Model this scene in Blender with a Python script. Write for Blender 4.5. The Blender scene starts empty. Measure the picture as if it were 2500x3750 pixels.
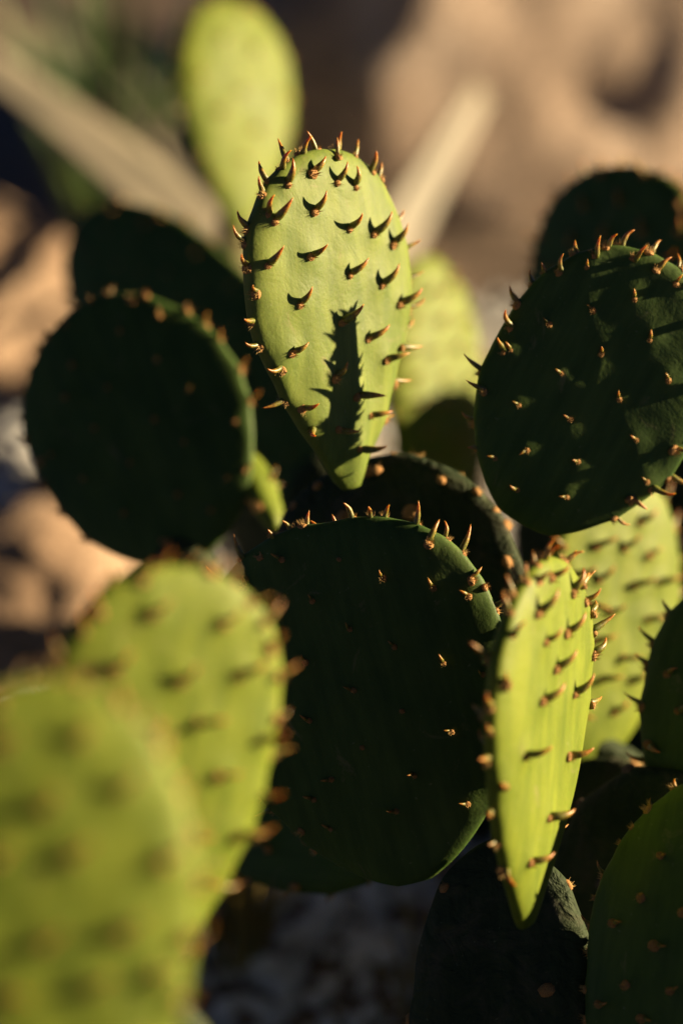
import bpy, bmesh, math, random
from math import radians, sin, cos, pi, sqrt
from mathutils import Vector, Matrix, noise
import numpy as np

# ------------------------------------------------------------------ camera, sky, sun
scene = bpy.context.scene
COL = scene.collection
CAM_H, PITCH, LENS, FOCUS = 0.95, 30.0, 85.0, 1.055
cam_d = bpy.data.cameras.new("camera")
cam = bpy.data.objects.new("camera", cam_d); COL.objects.link(cam)
cam.location = (0, 0, CAM_H)
cam.rotation_euler = (radians(90 - PITCH), 0, 0)
cam_d.sensor_fit = 'VERTICAL'; cam_d.sensor_height = 36; cam_d.sensor_width = 24
cam_d.lens = LENS; cam_d.clip_start = 0.05; cam_d.clip_end = 3000
cam_d.dof.use_dof = True; cam_d.dof.focus_distance = FOCUS; cam_d.dof.aperture_fstop = 2.5
scene.camera = cam

SUN_EL, SUN_AZ = 12.5, 9.0          # elevation; degrees behind the picture plane, from the right
w = bpy.data.worlds.new("World"); scene.world = w; w.use_nodes = True
nt = w.node_tree
sky = nt.nodes.new('ShaderNodeTexSky'); sky.sky_type = 'NISHITA'; sky.sun_disc = False
sky.sun_elevation = radians(SUN_EL); sky.sun_rotation = radians(90 - SUN_AZ)
sky.altitude = 2500; sky.air_density = 0.11; sky.dust_density = 0.0; sky.ozone_density = 1.0
nt.links.new(sky.outputs[0], nt.nodes['Background'].inputs[0])
nt.nodes['Background'].inputs[1].default_value = 0.05
sd = bpy.data.lights.new("sun", 'SUN'); sd.energy = 5.0; sd.angle = radians(0.5); sd.color = (1.0, 0.76, 0.44)
sun = bpy.data.objects.new("sun", sd); COL.objects.link(sun)
SDIR = Vector((cos(radians(SUN_EL)) * cos(radians(SUN_AZ)), cos(radians(SUN_EL)) * sin(radians(SUN_AZ)), sin(radians(SUN_EL))))
sun.rotation_euler = SDIR.to_track_quat('Z', 'Y').to_euler(); sun.location = SDIR * 6
scene.view_settings.view_transform = 'Standard'; scene.view_settings.look = 'None'
scene.view_settings.gamma = 1.0; scene.view_settings.use_curve_mapping = False
scene.view_settings.exposure = 1.8
scene.render.engine = 'CYCLES'
scene.cycles.use_denoising = True
scene.cycles.max_bounces = 6
random.seed(11)

# ------------------------------------------------------------------ helpers
S = 36.0 / LENS / 3750.0
FWD = Vector((0, cos(radians(PITCH)), -sin(radians(PITCH))))
UP = Vector((0, sin(radians(PITCH)), cos(radians(PITCH))))
RIGHT = Vector((1, 0, 0))
CAMP = Vector((0, 0, CAM_H))
def at(px, py, d):
    return CAMP + d * (FWD + RIGHT * ((px - 1250) * S) + UP * ((1875 - py) * S))

def link(name, data, parent=None):
    o = bpy.data.objects.new(name, data); COL.objects.link(o)
    if parent: o.parent = parent
    return o
def mesh(name, verts, faces, mat, smooth=True, attr=None):
    m = bpy.data.meshes.new(name)
    m.from_pydata([tuple(v) for v in verts], [], faces)
    if attr is not None:
        a = m.attributes.new('t', 'FLOAT', 'POINT'); a.data.foreach_set('value', attr)
    if smooth: m.polygons.foreach_set('use_smooth', [True] * len(m.polygons))
    m.materials.append(mat); m.update()
    return m
def tag(o, label, cat, group=None):
    o['label'] = label; o['category'] = cat
    if group: o['group'] = group
    return o

# ------------------------------------------------------------------ materials
def new_mat(name):
    m = bpy.data.materials.new(name); m.use_nodes = True
    n = m.node_tree.nodes; b = n['Principled BSDF']
    return m, n, m.node_tree.links, b
def ramp(n, stops):
    r = n.new('ShaderNodeValToRGB'); e = r.color_ramp.elements
    while len(e) > 1: e.remove(e[-1])
    e[0].position = stops[0][0]; e[0].color = (*stops[0][1], 1)
    for p, c in stops[1:]:
        k = e.new(p); k.color = (*c, 1)
    return r
def noise_tex(n, l, scale, detail=4, rough=.55, coord='Object', dist=0.0, vscale=None):
    tc = n.new('ShaderNodeTexCoord'); t = n.new('ShaderNodeTexNoise')
    t.inputs['Scale'].default_value = scale; t.inputs['Detail'].default_value = detail
    t.inputs['Roughness'].default_value = rough; t.inputs['Distortion'].default_value = dist
    if vscale:
        mp = n.new('ShaderNodeMapping'); mp.inputs['Scale'].default_value = vscale
        l.new(tc.outputs[coord], mp.inputs[0]); l.new(mp.outputs[0], t.inputs[0])
    else:
        l.new(tc.outputs[coord], t.inputs[0])
    return t
def mixc(n, l, fac, a, b, mode='MIX'):
    m = n.new('ShaderNodeMix'); m.data_type = 'RGBA'; m.blend_type = mode
    for s, v in ((0, fac), (6, a), (7, b)):
        if isinstance(v, (int, float)): m.inputs[s].default_value = v
        elif isinstance(v, tuple): m.inputs[s].default_value = (*v, 1)
        else: l.new(v, m.inputs[s])
    return m.outputs[2]
def bump(n, l, b, height, strength, dist):
    bp = n.new('ShaderNodeBump'); bp.inputs['Strength'].default_value = strength; bp.inputs['Distance'].default_value = dist
    l.new(height, bp.inputs['Height']); l.new(bp.outputs[0], b.inputs['Normal'])

def pad_material(name, c1, c2, c3, sss=.25, rough=.55, spots=True, cork=False):
    m, n, l, b = new_mat(name)
    big = noise_tex(n, l, 24, 3, .5, dist=.4)
    r = ramp(n, [(.3, c1), (.55, c2), (.75, c3)]); l.new(big.outputs[0], r.inputs[0])
    streak = noise_tex(n, l, 1, 4, .6, vscale=(160, 22, 160))
    rs = ramp(n, [(.33, (.72, .78, .78)), (.67, (1.16, 1.12, 1.06))]); l.new(streak.outputs[0], rs.inputs[0])
    c = mixc(n, l, 1.0, r.outputs[0], rs.outputs[0], 'MULTIPLY')
    if spots:   # pale wax flecks and small scars
        fl = noise_tex(n, l, 420, 2, .5)
        rf = ramp(n, [(.70, (0, 0, 0)), (.78, (1, 1, 1))]); l.new(fl.outputs[0], rf.inputs[0])
        sc = n.new('ShaderNodeMath'); sc.operation = 'MULTIPLY'; sc.inputs[1].default_value = .35
        l.new(rf.outputs[0], sc.inputs[0])
        c = mixc(n, l, sc.outputs[0], c, (.24, .26, .15))
    # sparse corky scars and dust
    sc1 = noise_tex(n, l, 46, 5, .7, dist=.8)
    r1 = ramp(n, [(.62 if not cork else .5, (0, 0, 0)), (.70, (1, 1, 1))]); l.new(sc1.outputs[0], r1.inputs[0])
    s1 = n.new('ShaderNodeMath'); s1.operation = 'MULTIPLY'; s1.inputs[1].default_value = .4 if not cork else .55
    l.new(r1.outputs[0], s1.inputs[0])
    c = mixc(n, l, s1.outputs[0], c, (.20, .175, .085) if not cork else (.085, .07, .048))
    l.new(c, b.inputs['Base Color'])
    fine = noise_tex(n, l, 700 if not cork else 260, 3 if not cork else 5, .6)
    wr = noise_tex(n, l, 70, 3, .55, dist=1.2)
    mx = n.new('ShaderNodeMath'); mx.operation = 'MULTIPLY_ADD'; mx.inputs[1].default_value = .3; l.new(fine.outputs[0], mx.inputs[0]); l.new(wr.outputs[0], mx.inputs[2])
    rr = n.new('ShaderNodeMapRange'); rr.inputs[3].default_value = rough - .1; rr.inputs[4].default_value = rough + .14
    l.new(big.outputs[0], rr.inputs[0]); l.new(rr.outputs[0], b.inputs['Roughness'])
    b.inputs['Specular IOR Level'].default_value = .17
    if sss:
        b.inputs['Subsurface Weight'].default_value = sss
        b.inputs['Subsurface Radius'].default_value = (.55, 1.0, .2)
        b.inputs['Subsurface Scale'].default_value = .005
    bump(n, l, b, mx.outputs[0], .3 if not cork else .9, .0014 if not cork else .004)
    return m
M = {}
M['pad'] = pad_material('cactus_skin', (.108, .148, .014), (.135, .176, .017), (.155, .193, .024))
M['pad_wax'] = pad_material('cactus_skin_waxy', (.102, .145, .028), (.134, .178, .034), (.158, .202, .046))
M['pad_deep_shade'] = pad_material('cactus_skin_deep_shade', (.046, .088, .019), (.060, .105, .023), (.075, .118, .030))  # deeper green skin, with shade put into the colour of the dark pads
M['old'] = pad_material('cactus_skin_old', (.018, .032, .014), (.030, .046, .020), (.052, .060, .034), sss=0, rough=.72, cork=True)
M['pale'] = pad_material('cactus_skin_pale', (.15, .14, .065), (.19, .17, .08), (.21, .19, .11), sss=0, rough=.65)

def leaf_material():
    m, n, l, b = new_mat('cactus_leaf')
    a = n.new('ShaderNodeAttribute'); a.attribute_name = 't'
    oi = n.new('ShaderNodeObjectInfo')
    ad = n.new('ShaderNodeMath'); ad.operation = 'MULTIPLY_ADD'; ad.inputs[1].default_value = .18; 
    l.new(oi.outputs['Random'], ad.inputs[0]); l.new(a.outputs['Fac'], ad.inputs[2])
    r = ramp(n, [(.12, (.09, .125, .022)), (.5, (.16, .16, .026)), (.78, (.32, .18, .028)), (1.0, (.36, .13, .022)), ])
    l.new(ad.outputs[0], r.inputs[0])
    sp = noise_tex(n, l, 900, 3, .6); rs = ramp(n, [(.38, (.6, .5, .45)), (.6, (1.08, 1.05, 1))]); l.new(sp.outputs[0], rs.inputs[0])
    c = mixc(n, l, 1.0, r.outputs[0], rs.outputs[0], 'MULTIPLY')
    l.new(c, b.inputs['Base Color'])
    b.inputs['Roughness'].default_value = .42
    b.inputs['Subsurface Weight'].default_value = .5
    b.inputs['Subsurface Radius'].default_value = (1, .6, .15); b.inputs['Subsurface Scale'].default_value = .004
    bump(n, l, b, sp.outputs[0], .2, .0003)
    return m
M['leaf'] = leaf_material()
def areole_material(name, wool, brist):
    m, n, l, b = new_mat(name)
    a = n.new('ShaderNodeAttribute'); a.attribute_name = 't'
    t = noise_tex(n, l, 2500, 2, .6)
    rs = ramp(n, [(.35, tuple(x * .45 for x in wool)), (.6, wool)]); l.new(t.outputs[0], rs.inputs[0])
    l.new(mixc(n, l, a.outputs['Fac'], rs.outputs[0], brist), b.inputs['Base Color'])
    b.inputs['Roughness'].default_value = .8
    bump(n, l, b, t.outputs[0], .6, .0005)
    return m
M['areole'] = areole_material('areole_wool', (.40, .20, .055), (.46, .30, .10))
M['woody'] = areole_material('areole_woody', (.15, .10, .075), (.19, .135, .08))

def stone_material(name, c1, c2, c3, scale=9):
    m, n, l, b = new_mat(name)
    t1 = noise_tex(n, l, scale, 6, .62); r = ramp(n, [(.32, c1), (.5, c2), (.68, c3)]); l.new(t1.outputs[0], r.inputs[0])
    t2 = noise_tex(n, l, scale * 16, 3, .6); r2 = ramp(n, [(.38, (.62, .6, .6)), (.58, (1.08, 1.06, 1.04))]); l.new(t2.outputs[0], r2.inputs[0])
    l.new(mixc(n, l, 1.0, r.outputs[0], r2.outputs[0], 'MULTIPLY'), b.inputs['Base Color'])
    b.inputs['Roughness'].default_value = .88; b.inputs['Specular IOR Level'].default_value = .2
    bump(n, l, b, t2.outputs[0], .5, .006)
    return m
M['rock'] = stone_material('sandstone', (.17, .13, .105), (.28, .22, .18), (.40, .33, .28))
M['rock_pale'] = stone_material('pale_sandstone', (.24, .165, .115), (.31, .22, .155), (.38, .285, .21))
M['rock_brown'] = stone_material('brown_stone', (.14, .085, .05), (.20, .125, .075), (.26, .17, .11))
M['ground'] = stone_material('sandy_soil', (.13, .105, .09), (.20, .155, .125), (.27, .205, .16), 5)
def gravel_material():
    m, n, l, b = new_mat('gravel_stone')
    a = n.new('ShaderNodeAttribute'); a.attribute_name = 't'
    r = ramp(n, [(0, (.40, .42, .45)), (.35, (.56, .57, .58)), (.7, (.60, .60, .59)), (1, (.72, .72, .72))])
    l.new(a.outputs['Fac'], r.inputs[0]); l.new(r.outputs[0], b.inputs['Base Color']); b.inputs['Roughness'].default_value = .85
    return m
M['gravel'] = gravel_material()
def blade_material(name, c1, c2, sss=.2):
    m, n, l, b = new_mat(name)
    a = n.new('ShaderNodeAttribute'); a.attribute_name = 't'
    t = noise_tex(n, l, 14, 4, .6)
    r = ramp(n, [(.3, c1), (.7, c2)]); l.new(t.outputs[0], r.inputs[0])
    l.new(r.outputs[0], b.inputs['Base Color']); b.inputs['Roughness'].default_value = .6
    return m
M['agave'] = blade_material('agave_leaf_skin', (.13, .12, .09), (.24, .21, .16))
M['grass'] = blade_material('green_blade', (.028, .075, .008), (.055, .115, .014))
M['straw'] = blade_material('dry_blade', (.20, .15, .035), (.36, .28, .07))

# ------------------------------------------------------------------ ground
def ground_z(x, y):
    v = Vector((x * 1.7, y * 1.7, 3.1))
    return .025 * noise.noise(v) + .012 * noise.noise(v * 3.7)
N = 180
ax = [4.2 * math.sinh(6.2 * (i / N * 2 - 1)) / math.sinh(1.55) * .12 for i in range(N + 1)]
gv = []; gf = []
for j in range(N + 1):
    for i in range(N + 1):
        x, y = ax[i], ax[j] + 1.8
        gv.append((x, y, ground_z(x, y) if abs(x) < 12 and abs(y) < 14 else 0))
for j in range(N):
    for i in range(N):
        a = j * (N + 1) + i; gf.append((a, a + 1, a + N + 2, a + N + 1))
g = link('ground', mesh('ground', gv, gf, M['ground'])); g['kind'] = 'structure'

def ico(sub):
    bm = bmesh.new(); bmesh.ops.create_icosphere(bm, subdivisions=sub, radius=1)
    vs = [v.co.copy() for v in bm.verts]; fs = [tuple(v.index for v in f.verts) for f in bm.faces]; bm.free()
    return vs, fs
I1 = ico(1)
def gravel():
    rnd = random.Random(5); V = []; F = []; T = []
    for k in range(15000):
        y = rnd.uniform(.75, 2.1); x = rnd.uniform(-.35, .6) * (1 + .35 * y)
        r = rnd.choice((.0025, .003, .004, .005, .006, .008)) * rnd.uniform(.7, 1.4)
        if rnd.random() < .02: r *= 2.2
        z = ground_z(x, y); base = len(V); c = rnd.random()
        q = Matrix.Rotation(rnd.uniform(0, 6.3), 3, 'Z') @ Matrix.Diagonal((rnd.uniform(.8, 1.4), 1, rnd.uniform(.5, .8)))
        for v in I1[0]:
            p = q @ (v * r * rnd.uniform(.82, 1.15)); V.append((x + p.x, y + p.y, z + p.z + r * .25)); T.append(c)
        F += [tuple(i + base for i in f) for f in I1[1]]
    o = link('gravel', mesh('gravel', V, F, M['gravel'], smooth=False, attr=T)); o['kind'] = 'stuff'
gravel()

# ------------------------------------------------------------------ boulders
I5 = ico(5)
def boulder(name, loc, size, rot, mat, seed, label, group=None, dents=(), rough=1.0):
    rnd = random.Random(seed)
    cuts = [(Vector((rnd.gauss(0, 1), rnd.gauss(0, 1), rnd.gauss(0, .8))).normalized(), rnd.uniform(.72, .95)) for _ in range(9)]
    off = Vector((seed * 3.1, seed * 1.7, seed * .9)); vs = []
    for v in I5[0]:
        p = v.copy()
        for nrm, dd in cuts:
            e = p.dot(nrm) - dd
            if e > 0: p -= nrm * e * .85
        p *= 1 + rough * (.14 * noise.noise(v * 1.6 + off) + .06 * noise.noise(v * 4.5 + off) + .022 * noise.noise(v * 12 + off) + .01 * noise.noise(v * 30 + off))
        for dv, wd, dp in dents:
            e = (v - Vector(dv).normalized()).length
            p *= 1 - dp * math.exp(-(e / wd) ** 2)
        vs.append(Vector((p.x * size[0], p.y * size[1], p.z * size[2])))
    o = link(name, mesh(name, vs, I5[1], mat)); o.location = loc; o.rotation_euler = rot
    tag(o, label, 'rock', group)
    return o
def on_ground(px, py, d, dz=0.0):
    p = at(px, py, d); return Vector((p.x, p.y, ground_z(p.x, p.y) + dz))

for i, (x, y, a_) in enumerate(((1.55, .25, .2), (1.5, .83, 1.5), (1.42, 1.28, 2.9))):     # boulders added out of view on the right to throw long shade on the gravel
    boulder('boulder', (x, y, .02), (.36, .40, .40), (0, 0, a_), M['rock_brown'], 51 + i, 'unseen brown boulder added on the right to shade the gravel', 'unseen boulders added for shade')
boulder('boulder', at(1800, 360, 2.64), (.36, .30, .36), (0, 0, .4), M['rock'], 3, 'large sunlit tan boulder with a dark hollow, behind the round dark pads', dents=(((-.02, -.97, .24), .09, .15), ((.10, -.95, .20), .08, .15), ((.19, -.93, .30), .08, .08)))
boulder('boulder', at(1330, 500, 2.40), (.045, .06, .12), (.1, .12, 1.0), M['rock_brown'], 8, 'narrow brown upright rock in the shade beside the large tan boulder')
boulder('boulder', at(1110, 330, 2.9), (.06, .08, .14), (0, .1, .3), M['rock'], 5, 'small pinkish rock just behind the tall lime green pad')
boulder('boulder', at(-90, 1150, 2.13), (.125, .11, .10), (0, 0, .3), M['rock_pale'], 12, 'peach coloured low rock lit by the sun beside the agave')
boulder('boulder', at(10, 2330, 1.77), (.12, .11, .085), (0, 0, 1.3), M['rock_pale'], 21, 'pale peach rock lit by the sun, below the round shaded pad')
boulder('boulder', at(290, 1960, 1.88), (.03, .04, .03), (0, 0, .2), M['rock_brown'], 31, 'small brown stone between two peach rocks')
boulder('boulder', at(480, 2080, 1.85), (.05, .06, .035), (0, 0, .9), M['gravel'] if 0 else M['ground'], 33, 'flat grey stone in shade touching the pale peach rock')

# ------------------------------------------------------------------ leaves and areoles (shared meshes)
def tube(path, radii, nsides, flat=1.0, side=None):
    V = []; F = []; T = []
    n = len(path)
    for i, (p, r) in enumerate(zip(path, radii)):
        d = (path[min(i + 1, n - 1)] - path[max(i - 1, 0)]).normalized()
        sx = (side or Vector((1, 0, 0))); sx = (sx - d * sx.dot(d)).normalized(); sy = d.cross(sx)
        for k in range(nsides):
            a = 2 * pi * k / nsides
            V.append(p + sx * cos(a) * r * flat + sy * sin(a) * r); T.append(i / (n - 1))
    for i in range(n - 1):
        for k in range(nsides):
            F.append((i * nsides + k, i * nsides + (k + 1) % nsides, (i + 1) * nsides + (k + 1) % nsides, (i + 1) * nsides + k))
    F.append(tuple(reversed(range(nsides)))); F.append(tuple((n - 1) * nsides + k for k in range(nsides)))
    return V, F, T
LEAVES = []
rnd = random.Random(2)
for q in range(6):
    a0 = radians(rnd.uniform(5, 25)); a1 = radians(rnd.uniform(62, 105)); L = .0128 * rnd.uniform(.85, 1.1)
    p = Vector((0, .0003, -.0006)); path = [p.copy()]; NS = 9
    tw = rnd.uniform(-.35, .35)
    for i in range(NS):
        t = (i + .5) / NS; a = a0 + (a1 - a0) * t ** 1.2
        p = p + Vector((sin(a) * tw * t, sin(a), cos(a))).normalized() * L / NS; path.append(p.copy())
    rad = [.0013, .0017, .00178, .00168, .0015, .00128, .00102, .00075, .00047, .0001]
    v, f, t = tube(path, rad, 7, 1.12)
    LEAVES.append(mesh('leaf', v, f, M['leaf'], attr=t))
EDGE_LEAVES = []
for q_ in range(6):
    a0 = radians(rnd.uniform(-5, 15)); a1 = radians(rnd.uniform(25, 75)); L = .0112 * rnd.uniform(.7, 1.15)
    p = Vector((0, .0003, -.0006)); path = [p.copy()]; NS = 9
    tw = rnd.uniform(-.3, .3)
    for i in range(NS):
        t = (i + .5) / NS; a = a0 + (a1 - a0) * t ** 1.4
        p = p + Vector((sin(a) * tw * t, sin(a), cos(a))).normalized() * L / NS; path.append(p.copy())
    v, f, t = tube(path, [x_ * rnd.uniform(.68, .85) for x_ in rad], 7, 1.1)
    EDGE_LEAVES.append(mesh('leaf', v, f, M['leaf'], attr=t))
def make_areole(rnd, R, nb, bl, mat, name):
    V = []; F = []; T = []
    for v in ico(2)[0]:
        k = 1 + .28 * noise.noise(v * 2.2 + Vector((R * 9e3, rnd.random() * 7, 0)))
        V.append(Vector((v.x * R * k, v.y * R * k * 1.15 - R * .7, v.z * R * .75 * k))); T.append(0)
    F = list(ico(2)[1])
    for _ in range(nb):
        a = rnd.uniform(0, 2 * pi); rr = R * sqrt(rnd.random()) * .8
        b = Vector((cos(a) * rr, sin(a) * rr - R * .7, R * .35)); d = Vector((cos(a) * .3 + rnd.gauss(0, .2), sin(a) * .3 + rnd.gauss(0, .2), 1)).normalized()
        s = d.orthogonal().normalized() * .00016; s2 = d.cross(s); k = len(V)
        V += [b + s, b - s * .5 + s2 * .87, b - s * .5 - s2 * .87, b + d * bl * rnd.uniform(.6, 1.2)]; T += [.6, .6, .6, 1]
        F += [(k, k + 1, k + 3), (k + 1, k + 2, k + 3), (k + 2, k, k + 3)]
    return mesh(name, V, F, mat, smooth=False, attr=T)
AREOLES = [make_areole(rnd, .0020, 26, .0027, M['areole'], 'areole') for _ in range(4)]
WOODY = [make_areole(rnd, .0030, 10, .0028, M['woody'], 'areole') for _ in range(4)]

# ------------------------------------------------------------------ cactus pads
class Plant:
    def __init__(self, loc, label, group=None):
        self.root = link('prickly_pear_cactus', None); self.root.location = loc
        tag(self.root, label, 'cactus', group)
        self.loc = Vector(loc); self.count = {'leaf': 0, 'areole': 0}; self.rest = {'leaf': ([], [], []), 'areole': ([], [], [])}
    def finish(self):
        for k, (V, F, T) in self.rest.items():
            if V:
                o = link(k, mesh(k + '_rest', V, F, M['leaf'] if k == 'leaf' else M['areole'], attr=T), self.root)
                o['kind'] = 'stuff'; o.location = -self.loc

def pad(plant, base, tip, width, phi, k=1.3, H=.0075, mat='pad', neck=.12, spacing=.021, edge=.0135, leaf=1.0, pl=1.0,
        pts=None, seed=1, bend=(20, 90), old=False, warp=.0022, curl=0.0, flute=0.0, label=None, fleaf=.95, lump=.0009, backs=True, p=2.7, lean=0.0, q=2.0):
    rnd = random.Random(seed * 77 + 5)
    base = Vector(base); tip = Vector(tip)
    v = tip - base; L = v.length; v.normalize()
    mid = (base + tip) / 2
    n0 = CAMP - mid; n0 = (n0 - v * n0.dot(v)).normalized()
    r0 = v.cross(n0).normalized()                     # to the right as seen by the viewer
    ph = radians(phi)
    n = n0 * cos(ph) + r0 * sin(ph); u = v.cross(n).normalized()
    frame = Matrix((u, v, n)).transposed().to_4x4(); frame.translation = base
    hw = width / 2
    # outline, star shaped about C
    out = []
    K = 140
    def half(t): return hw * sqrt(max(0.0, 1 - abs(2 * t ** k - 1) ** q) ** (2 / q) + (neck ** 2) * (1 - t) ** 6)
    for i in range(K + 1):
        t = .5 - .5 * cos(pi * i / K); out.append((half(t), t * L))
    out = out + [(-x, y) for x, y in reversed(out[:-1])]
    cy = L * (.5 ** (1 / k)) * .95
    ph1, ph2 = rnd.uniform(0, 6), rnd.uniform(0, 6)
    ang = np.array([math.atan2(y - cy, x) for x, y in out]); rad = np.array([math.hypot(x, y - cy) for x, y in out])
    rad = rad * (1 + .012 * np.sin(2 * ang + ph1) + .010 * np.sin(5 * ang + ph2) + lean * np.cos(ang) * .1)
    o_ = np.argsort(ang); ang = ang[o_]; rad = rad[o_]
    ang = np.concatenate([ang - 2 * pi, ang, ang + 2 * pi]); rad = np.concatenate([rad] * 3)
    def R(th): return float(np.interp(th, ang, rad))
    wf = [(rnd.uniform(12, 26), rnd.uniform(-18, 18), rnd.uniform(0, 6)) for _ in range(3)]
    def zoff(x, y):
        t = y / L
        z = sum(warp / 3 * sin(a * x * 1.6 + b * y + c) for a, b, c in wf) + curl * ((t - .5) ** 2) * L
        if flute: z += flute * sin(x * 2 * pi / .021 + 1.0) * math.exp(-max(t - .05, 0) / .3)
        return z
    def Hs(x, y): return H
    def surf(x, y, sgn):
        th = math.atan2(y - cy, x); rr = min(.9999, math.hypot(x, y - cy) / R(th))
        return Vector((x, y, sgn * H * (1 - rr ** p) ** (1 / p) + zoff(x, y)))
    # areole places: (position, normal, bend direction, is_edge)
    spots = []
    def face_spot(x, y, sgn):
        e = 5e-4; P = surf(x, y, sgn)
        N_ = (surf(x + e, y, sgn) - P).cross(surf(x, y + e, sgn) - P).normalized() * sgn
        t = max(0, min(1, y / L)); b = radians(bend[1] + (bend[0] - bend[1]) * t + rnd.gauss(0, 12))
        B = Vector((sin(b), cos(b), 0)); spots.append((P, N_, B, 0, sgn))
    inv = frame.inverted()
    if pts:
        for px, py in pts:
            ray = FWD + RIGHT * ((px - 1250) * S) + UP * ((1875 - py) * S)
            zz = 0.0
            for _ in range(3):
                pl0 = base + n * zz; dd = (pl0 - CAMP).dot(n) / ray.dot(n); q = inv @ (CAMP + ray * dd)
                th = math.atan2(q.y - cy, q.x); rr = math.hypot(q.x, q.y - cy) / R(th)
                zz = H * (1 - min(.98, rr) ** p) ** (1 / p)
            if rr < .93: face_spot(q.x, q.y, 1)
    for sgn in ((1, -1) if not pts else (-1,)):
        row = 0; y = spacing * .6
        while y < L:
            x = -hw + (row % 2) * spacing * .5
            while x < hw:
                jx, jy = x + rnd.gauss(0, spacing * .09), y + rnd.gauss(0, spacing * .09)
                th = math.atan2(jy - cy, jx)
                if math.hypot(jx, jy - cy) < R(th) * .88 and jy > .08 * L: face_spot(jx, jy, sgn)
                x += spacing
            y += spacing * .8; row += 1
    if edge:
        th = -pi / 2 + .35; end = th + 2 * pi - .7
        while th < end:
            r_ = R(th); x, y = cos(th) * r_, cy + sin(th) * r_
            e = .02; q1 = Vector((cos(th + e) * R(th + e), sin(th + e) * R(th + e), 0)); q0 = Vector((cos(th - e) * R(th - e), sin(th - e) * R(th - e), 0))
            tg = (q1 - q0).normalized(); N_ = Vector((tg.y, -tg.x, 0))
            if y > .12 * L:
                zz = rnd.gauss(H * .12, H * .34); N2 = (N_ + Vector((0, 0, zz / H * .6))).normalized()
                inn = .985 - .10 * abs(zz / H)
                P = surf(x * inn, cy + (y - cy) * inn, 1 if zz > 0 else -1) if abs(zz) > H * .4 else Vector((x * .99, cy + (y - cy) * .99, zz * .5 + zoff(x, y)))
                B = Vector((rnd.gauss(.25, .5), .9, rnd.gauss(.1, .6)))
                spots.append((P, N2, B, 1, 1))
            top = max(0, min(1, (y / L - .35) / .6))
            th += edge * rnd.uniform(.7, 1.3) * (1.35 - .6 * top) / r_
    # surface
    NA, NB = 150, 52
    V = []; F = []
    tub = np.array([tuple(s[0]) for s in spots]) if spots else np.zeros((0, 3)); tubn = np.array([tuple(s[1]) for s in spots]) if spots else np.zeros((0, 3))
    for j in range(NB + 1):
        la = -pi / 2 + pi * j / NB
        c, s_ = max(0.0, cos(la)), sin(la)
        rr = c ** (2 / p); zz = H * abs(s_) ** (2 / p) * (1 if s_ > 0 else -1)
        if j in (0, NB):
            V.append((0, cy, zz + zoff(0, cy))); continue
        for i in range(NA):
            th = 2 * pi * i / NA - pi / 2; r_ = R(th) * rr; x, y = cos(th) * r_, cy + sin(th) * r_
            V.append((x, y, zz + zoff(x, y)))
    A = np.array(V)
    sg = (.0042 if not old else .006)
    for P, N_ in zip(tub, tubn):
        d2 = ((A - P) ** 2).sum(1); m_ = d2 < (3 * sg) ** 2
        A[m_] += np.exp(-d2[m_] / (2 * sg * sg))[:, None] * N_ * lump * (2.0 if old else 1.0)
    for i in range(NA): F.append((0, 1 + (i + 1) % NA, 1 + i))
    for j in range(NB - 2):
        b0 = 1 + j * NA
        for i in range(NA): F.append((b0 + i, b0 + (i + 1) % NA, b0 + NA + (i + 1) % NA, b0 + NA + i))
    last = len(V) - 1; b0 = 1 + (NB - 2) * NA
    for i in range(NA): F.append((b0 + i, b0 + (i + 1) % NA, last))
    o = link('pad', mesh('pad', A.tolist(), F, M[mat]), plant.root)
    o.matrix_local = Matrix.Translation(-plant.loc) @ frame
    if label: o['label'] = label
    # leaves and areoles
    for P, N_, B, is_edge, sgn in spots:
        P = P + N_ * lump * (1.7 if old else .85)
        B = (B - N_ * B.dot(N_)); B = B.normalized() if B.length > 1e-4 else N_.orthogonal()
        X = B.cross(N_).normalized()
        mt = Matrix((X, B, N_)).transposed().to_4x4(); mt.translation = P
        items = [('areole', rnd.choice(WOODY if old else AREOLES), rnd.uniform(.8, 1.25) * (1 if is_edge or old else min(1, .35 + .65 * fleaf)))]
        if not old and rnd.random() < pl: items.append(('leaf', rnd.choice(EDGE_LEAVES if is_edge else LEAVES), leaf * rnd.uniform(.72, 1.1) * (1.0 if is_edge else fleaf)))
        for kind, me, sc in items:
            ml = mt @ Matrix.Rotation(rnd.gauss(0, .25), 4, 'Z') @ Matrix.Scale(sc, 4)
            if sgn > 0 and plant.count[kind] < 300:
                c = link(kind, me, o); c.matrix_local = ml; plant.count[kind] += 1
            elif backs:
                V_, F_, T_ = plant.rest[kind]; b_ = len(V_); mw = frame @ ml
                V_ += [mw @ x.co for x in me.vertices]; F_ += [tuple(b_ + q for q in f.vertices) for f in me.polygons]
                T_ += [x.value for x in me.attributes['t'].data]
    return o

def px_w(px, d, phi): return px * S * d / max(.25, cos(radians(phi)))
def foot(plant, p, dx=0, dy=0, width=.12, seed=3, d=.0):
    """old pads carrying the plant from p down to the soil"""
    p = Vector(p); q = Vector((p.x + dx, p.y + dy, ground_z(p.x + dx, p.y + dy) - .03))
    nseg = max(1, round((p.z - q.z) / .2))
    for i in range(nseg):
        a = q.lerp(p, i / nseg); b = q.lerp(p, (i + 1) / nseg); v = (b - a)
        pad(plant, a - v * .04, b + v * .08, width, -14 + 9 * i, k=1.05, H=.016, mat='old', neck=.5, old=True, spacing=.04, edge=.04, seed=seed + i, warp=.004)

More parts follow.
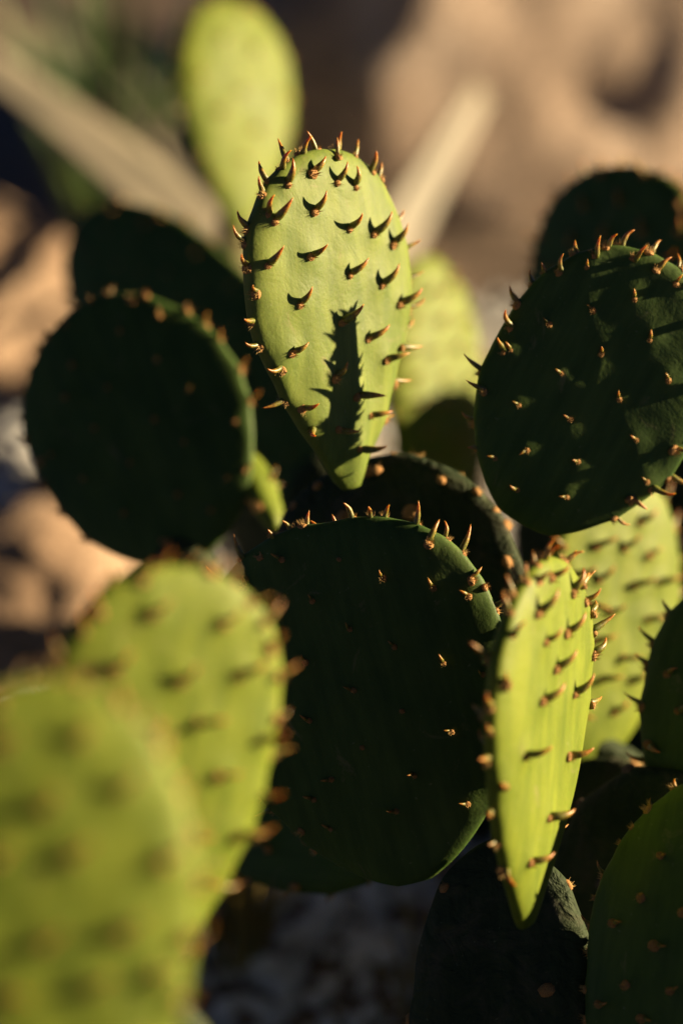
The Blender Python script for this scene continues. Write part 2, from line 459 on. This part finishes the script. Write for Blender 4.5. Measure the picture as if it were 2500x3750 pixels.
Z1 = lambda L: [(800 + .6378 * x, 420 + .6378 * y) for x, y in L]
Z5 = lambda L: [(1650 + .542 * x, 800 + .542 * y) for x, y in L]
Z6 = lambda L: [(800 + .7653 * x, 1650 + .7653 * y) for x, y in L]
Z7 = lambda L: [(1700 + .7866 * x, 1900 + .7866 * y) for x, y in L]

# --- the plant in the middle
A = Plant(on_ground(1700, 4300, 1.06), 'large prickly pear with horned pads round one tall sunlit pad')
pad(A, at(1295, 1790, 1.10), at(1150, 546, 1.068), px_w(585, 1.08, 44), 44, k=1.55, q=1.92, edge=.0100, H=.0085, mat='pad_wax', seed=1, flute=.0011, curl=-.05, label='tall sunlit pad crossed by a narrow shadow',
    pts=Z1([(395, 390), (545, 325), (680, 380), (780, 405), (325, 600), (548, 545), (745, 645), (890, 680), (1000, 735), (285, 855), (525, 805), (745, 910), (930, 970), (1040, 1080), (465, 1080), (705, 1185), (860, 1280), (1095, 1175), (425, 1360), (960, 1400), (675, 1500), (800, 1610), (1095, 1360), (1015, 1565), (500, 1680), (885, 1725), (705, 1810), (1000, 1810), (820, 1920), (925, 1920), (680, 1985), (315, 455)]))
pad(A, at(1520, 3230, 1.075), at(1170, 1912, 1.05), px_w(1080, 1.06, 8), -8, k=1.3, q=2.25, H=.007, mat='pad_deep_shade', seed=2, edge=.0088, fleaf=.45, label='broad shaded pad with sunlit horns along its rim',
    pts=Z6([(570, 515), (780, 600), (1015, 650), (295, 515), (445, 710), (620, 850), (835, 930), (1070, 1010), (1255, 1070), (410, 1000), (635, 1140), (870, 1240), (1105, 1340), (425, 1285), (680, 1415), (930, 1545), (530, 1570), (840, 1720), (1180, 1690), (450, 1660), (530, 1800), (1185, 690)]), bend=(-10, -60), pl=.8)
pad(A, at(1915, 1905, 1.092), at(2430, 955, 1.082), px_w(830, 1.085, 0), 9.9, k=1.06, H=.0046, p=3.8, warp=.0004, mat='pad_deep_shade', seed=3, edge=.0092, fleaf=.42, neck=.25, label='round shaded pad beside the tall sunlit pad',
    pts=Z5([(945, 610), (1235, 535), (650, 705), (400, 880), (1015, 900), (1340, 810), (1465, 1080), (735, 1040), (450, 1255), (790, 1350), (1130, 1210), (1240, 1490), (500, 1565), (290, 1610), (845, 1640), (1310, 1770), (435, 1830), (770, 1880), (250, 1915), (565, 2040), (920, 320), (1280, 290), (1520, 430), (640, 400)]), bend=(-20, -120))
pad(A, at(1915, 3400, 1.015), at(2012, 2050, 1.0), px_w(345, 1.02, 68), 68, k=1.65, edge=.0105, H=.008, seed=4, label='narrow sunlit pad seen almost edge on',
    pts=Z7([(370, 565), (475, 525), (590, 620), (355, 840), (510, 810), (605, 940), (275, 1095), (480, 1100), (385, 1385), (300, 1590), (500, 330), (560, 380), (400, 270), (330, 430), (420, 690)]), bend=(40, 80))
pad(A, at(685, 2050, 1.22), at(350, 1105, 1.24), px_w(830, 1.23, 6), -11, k=1.08, H=.0055, mat='pad_deep_shade', neck=.2, seed=5, fleaf=.35, pl=.7, leaf=.62, spacing=.026, label='round shaded pad leaning away from the tall sunlit pad')
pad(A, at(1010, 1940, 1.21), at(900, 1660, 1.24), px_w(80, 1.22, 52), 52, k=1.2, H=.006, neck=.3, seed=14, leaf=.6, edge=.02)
pad(A, at(1620, 2960, 1.15), at(740, 2930, 1.19), px_w(640, 1.17, 6), 4, k=1.15, H=.009, mat='pad_deep_shade', seed=6, spacing=.028, edge=.022, leaf=.7)
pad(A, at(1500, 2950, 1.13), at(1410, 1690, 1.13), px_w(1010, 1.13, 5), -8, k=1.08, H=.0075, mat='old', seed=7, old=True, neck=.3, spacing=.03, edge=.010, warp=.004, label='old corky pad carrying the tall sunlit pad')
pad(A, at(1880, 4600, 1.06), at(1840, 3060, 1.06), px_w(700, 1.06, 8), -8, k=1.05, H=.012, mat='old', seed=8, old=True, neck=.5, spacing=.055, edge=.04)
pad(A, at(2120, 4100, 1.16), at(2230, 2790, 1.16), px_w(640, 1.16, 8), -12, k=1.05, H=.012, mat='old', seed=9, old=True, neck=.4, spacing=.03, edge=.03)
foot(A, at(1880, 4560, 1.06), 0, .05, .13, 40)
foot(A, at(680, 2060, 1.225), -.07, .0, .07, 45)
A.finish()

# --- the plant on the left, close to the lens
B = Plant(on_ground(350, 5200, .8), 'prickly pear with two broad sunlit yellow green pads, one overlapping the other')
pad(B, at(380, 3750, .86), at(690, 2085, .85), px_w(850, .855, 29), 29, k=1.55, q=2.2, H=.008, seed=11, leaf=.85, spacing=.024, bend=(40, 80))
pad(B, at(150, 4500, .72), at(130, 2490, .72), px_w(1150, .72, 8), 8, k=1.3, q=2.2, H=.008, seed=12, leaf=.75, spacing=.024, bend=(40, 80))
foot(B, at(390, 3700, .865), -.03, .03, .12, 50)
foot(B, at(150, 4450, .73), .05, .08, .11, 60)
B.finish()

# --- the plant on the right
Cc = Plant(on_ground(2500, 4200, 1.15), 'prickly pear with one sunlit pad between deep green shaded pads, beside the narrow sunlit pad')
pad(Cc, at(2140, 2820, 1.21), at(2300, 1730, 1.21), px_w(470, 1.2, 48), 48, k=1.25, H=.009, seed=21, bend=(50, 80))
pad(Cc, at(2500, 3000, 1.10), at(2710, 2130, 1.11), px_w(520, 1.1, 10), -10, k=1.2, H=.009, mat='pad_deep_shade', seed=22)
pad(Cc, at(2460, 4300, 1.025), at(2710, 2850, 1.025), px_w(900, 1.02, 10), -10, k=1.1, H=.010, mat='pad_deep_shade', seed=23, leaf=.6, pl=.5)
foot(Cc, at(2460, 4200, 1.03), .02, .1, .13, 70)
foot(Cc, at(2440, 2980, 1.11), .02, .06, .13, 75)
foot(Cc, at(2140, 2800, 1.22), .05, .03, .12, 80)
Cc.finish()

# --- plants behind
D = Plant(on_ground(900, 1900, 1.6), 'far prickly pear with one tall lime green pad on a pale woody pad')
pad(D, at(870, 830, 1.60), at(855, 8, 1.62), px_w(412, 1.6, 40), 40, k=1.45, H=.010, seed=31, leaf=.5, spacing=.032)
pad(D, at(990, 1500, 1.62), at(870, 700, 1.63), px_w(210, 1.62, 40), 40, k=1.1, H=.012, mat='pale', neck=.5, old=True, seed=32, spacing=.04, edge=.05)
pad(D, at(1650, 2050, 1.50), at(1560, 930, 1.5), px_w(350, 1.5, 48), 48, k=1.2, H=.010, seed=33, leaf=.8)
foot(D, at(990, 1480, 1.62), .02, -.02, .08, 85)
foot(D, at(1650, 2000, 1.51), -.03, .03, .11, 90)
D.finish()
E = Plant(on_ground(1100, 2100, 1.42), 'prickly pear with one dark leaning pad in front of the long pale agave leaf')
pad(E, at(1180, 1800, 1.40), at(300, 810, 1.48), px_w(650, 1.45, 6), -12, k=1.12, H=.007, mat='pad_deep_shade', seed=34, fleaf=.3, pl=.6, leaf=.6)
foot(E, at(1185, 1795, 1.40), .13, .02, .10, 95)
E.finish()
G = Plant(on_ground(2280, 2300, 1.34), 'prickly pear with one round shaded deep green pad before the large tan boulder')
pad(G, at(2300, 1500, 1.32), at(2235, 615, 1.32), px_w(660, 1.32, 25), -25, k=1.1, H=.010, mat='pad_deep_shade', seed=35, leaf=.9, edge=.010)
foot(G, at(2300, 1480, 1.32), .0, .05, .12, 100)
pad(G, at(2210, 2000, 1.5), at(2150, 1300, 1.5), .11, 60, k=1.1, H=.012, mat='pad_deep_shade', seed=36, leaf=.8)  # extra pad hidden from view, added to shade the lower part of D's yellow pad
foot(G, at(2210, 1990, 1.5), -.02, .0, .1, 105)
G.finish()

# ------------------------------------------------------------------ agave and grass
def strap(name, parent, p0, p1, wid, sag, mat, thick=.12, point=1.0, cup=.25, seg=14, face=None):
    p0, p1 = Vector(p0), Vector(p1); d = (p1 - p0); up = Vector((0, 0, 1))
    sd_ = (d.cross(Vector(face)) if face else d.cross(up)).normalized(); V = []; F = []; T = []
    for i in range(seg + 1):
        t = i / seg; c = p0.lerp(p1, t) + up * sag * 4 * t * (1 - t)
        ww = wid * .5 * (.8 + .2 * sin(pi * min(1, t * 1.5))) * (1 - t ** 3 * point) + 1e-4
        nrm = sd_.cross(d).normalized(); nrm = nrm if nrm.dot(Vector(face) if face else up) > 0 else -nrm
        for s_, h_ in ((-1, cup), (-.5, 0), (0, -cup * .3), (.5, 0), (1, cup), (.5, -thick - .08), (0, -thick - cup * .5), (-.5, -thick - .08)):
            V.append(c + sd_ * s_ * ww + nrm * h_ * ww); T.append(t)
    for i in range(seg):
        for k in range(8): F.append((i * 8 + k, i * 8 + (k + 1) % 8, (i + 1) * 8 + (k + 1) % 8, (i + 1) * 8 + k))
    F.append(tuple(range(8))); F.append(tuple(seg * 8 + k for k in range(8)))
    bmv = mesh(name, V, F, mat, attr=T)
    return link(name, bmv, parent)
ag = link('agave', None); agp = on_ground(1150, 2010, 1.9); ag.location = agp
tag(ag, 'pale agave with long weathered leaves spread wide behind the cactus pads', 'agave')
def agleaf(a, b, wd, sag, **kw):
    strap('leaf', ag, Vector(a) - agp, Vector(b) - agp, wd, sag, M['agave'], **kw)
agleaf(at(1130, 1230, 1.88), at(-330, 30, 1.94), .060, .012, thick=.4, cup=.12, point=.5, face=(.6, -.6, .55))
agleaf(at(1200, 1280, 2.05), at(1760, 330, 2.24), .050, .0, thick=.25, cup=.12, point=.5, face=(.12, -.95, .2))
agleaf(at(1100, 1330, 1.95), at(500, 1000, 2.15), .036, .03, thick=.3)
agleaf(at(1120, 1300, 1.96), at(-100, -150, 2.5), .05, .05, thick=.3)
agleaf(at(1230, 1330, 1.92), at(1800, 1250, 1.95), .04, .04, thick=.3)
core, cf, ct = tube([Vector((0, 0, -.03)), Vector((0, 0, .05)), at(1150, 1330, 1.92) - agp, at(1150, 1180, 1.92) - agp], [.05, .045, .04, .012], 12)
link('stem', mesh('stem', core, cf, M['agave'], attr=ct), ag)

def tuft(loc, n, h, spread, mat, label, seed, wid=.005):
    r = random.Random(seed); e = link('grass_tuft', None); e.location = loc; tag(e, label, 'grass tuft')
    for i in range(n):
        a = r.uniform(0, 6.28); q = r.random() ** .7 * spread
        strap('blade', e, (cos(a) * .012, sin(a) * .012, -.01), (cos(a) * q, sin(a) * q, h * r.uniform(.6, 1.1)), wid * r.uniform(.7, 1.2), .02, mat, seg=6)
tuft(on_ground(440, 1120, 2.30), 48, .30, .14, M['grass'], 'tuft of dark green blades growing behind the pale agave leaf', 3, .011)
tuft(on_ground(870, 3760, 1.46), 44, .11, .06, M['straw'], 'dry straw coloured grass tuft on shaded gravel under the pads', 4, .004)
tuft(on_ground(1540, 3900, 1.42), 22, .05, .05, M['straw'], 'low dry grass sprig at the foot of the old trunk pad', 5, .004)
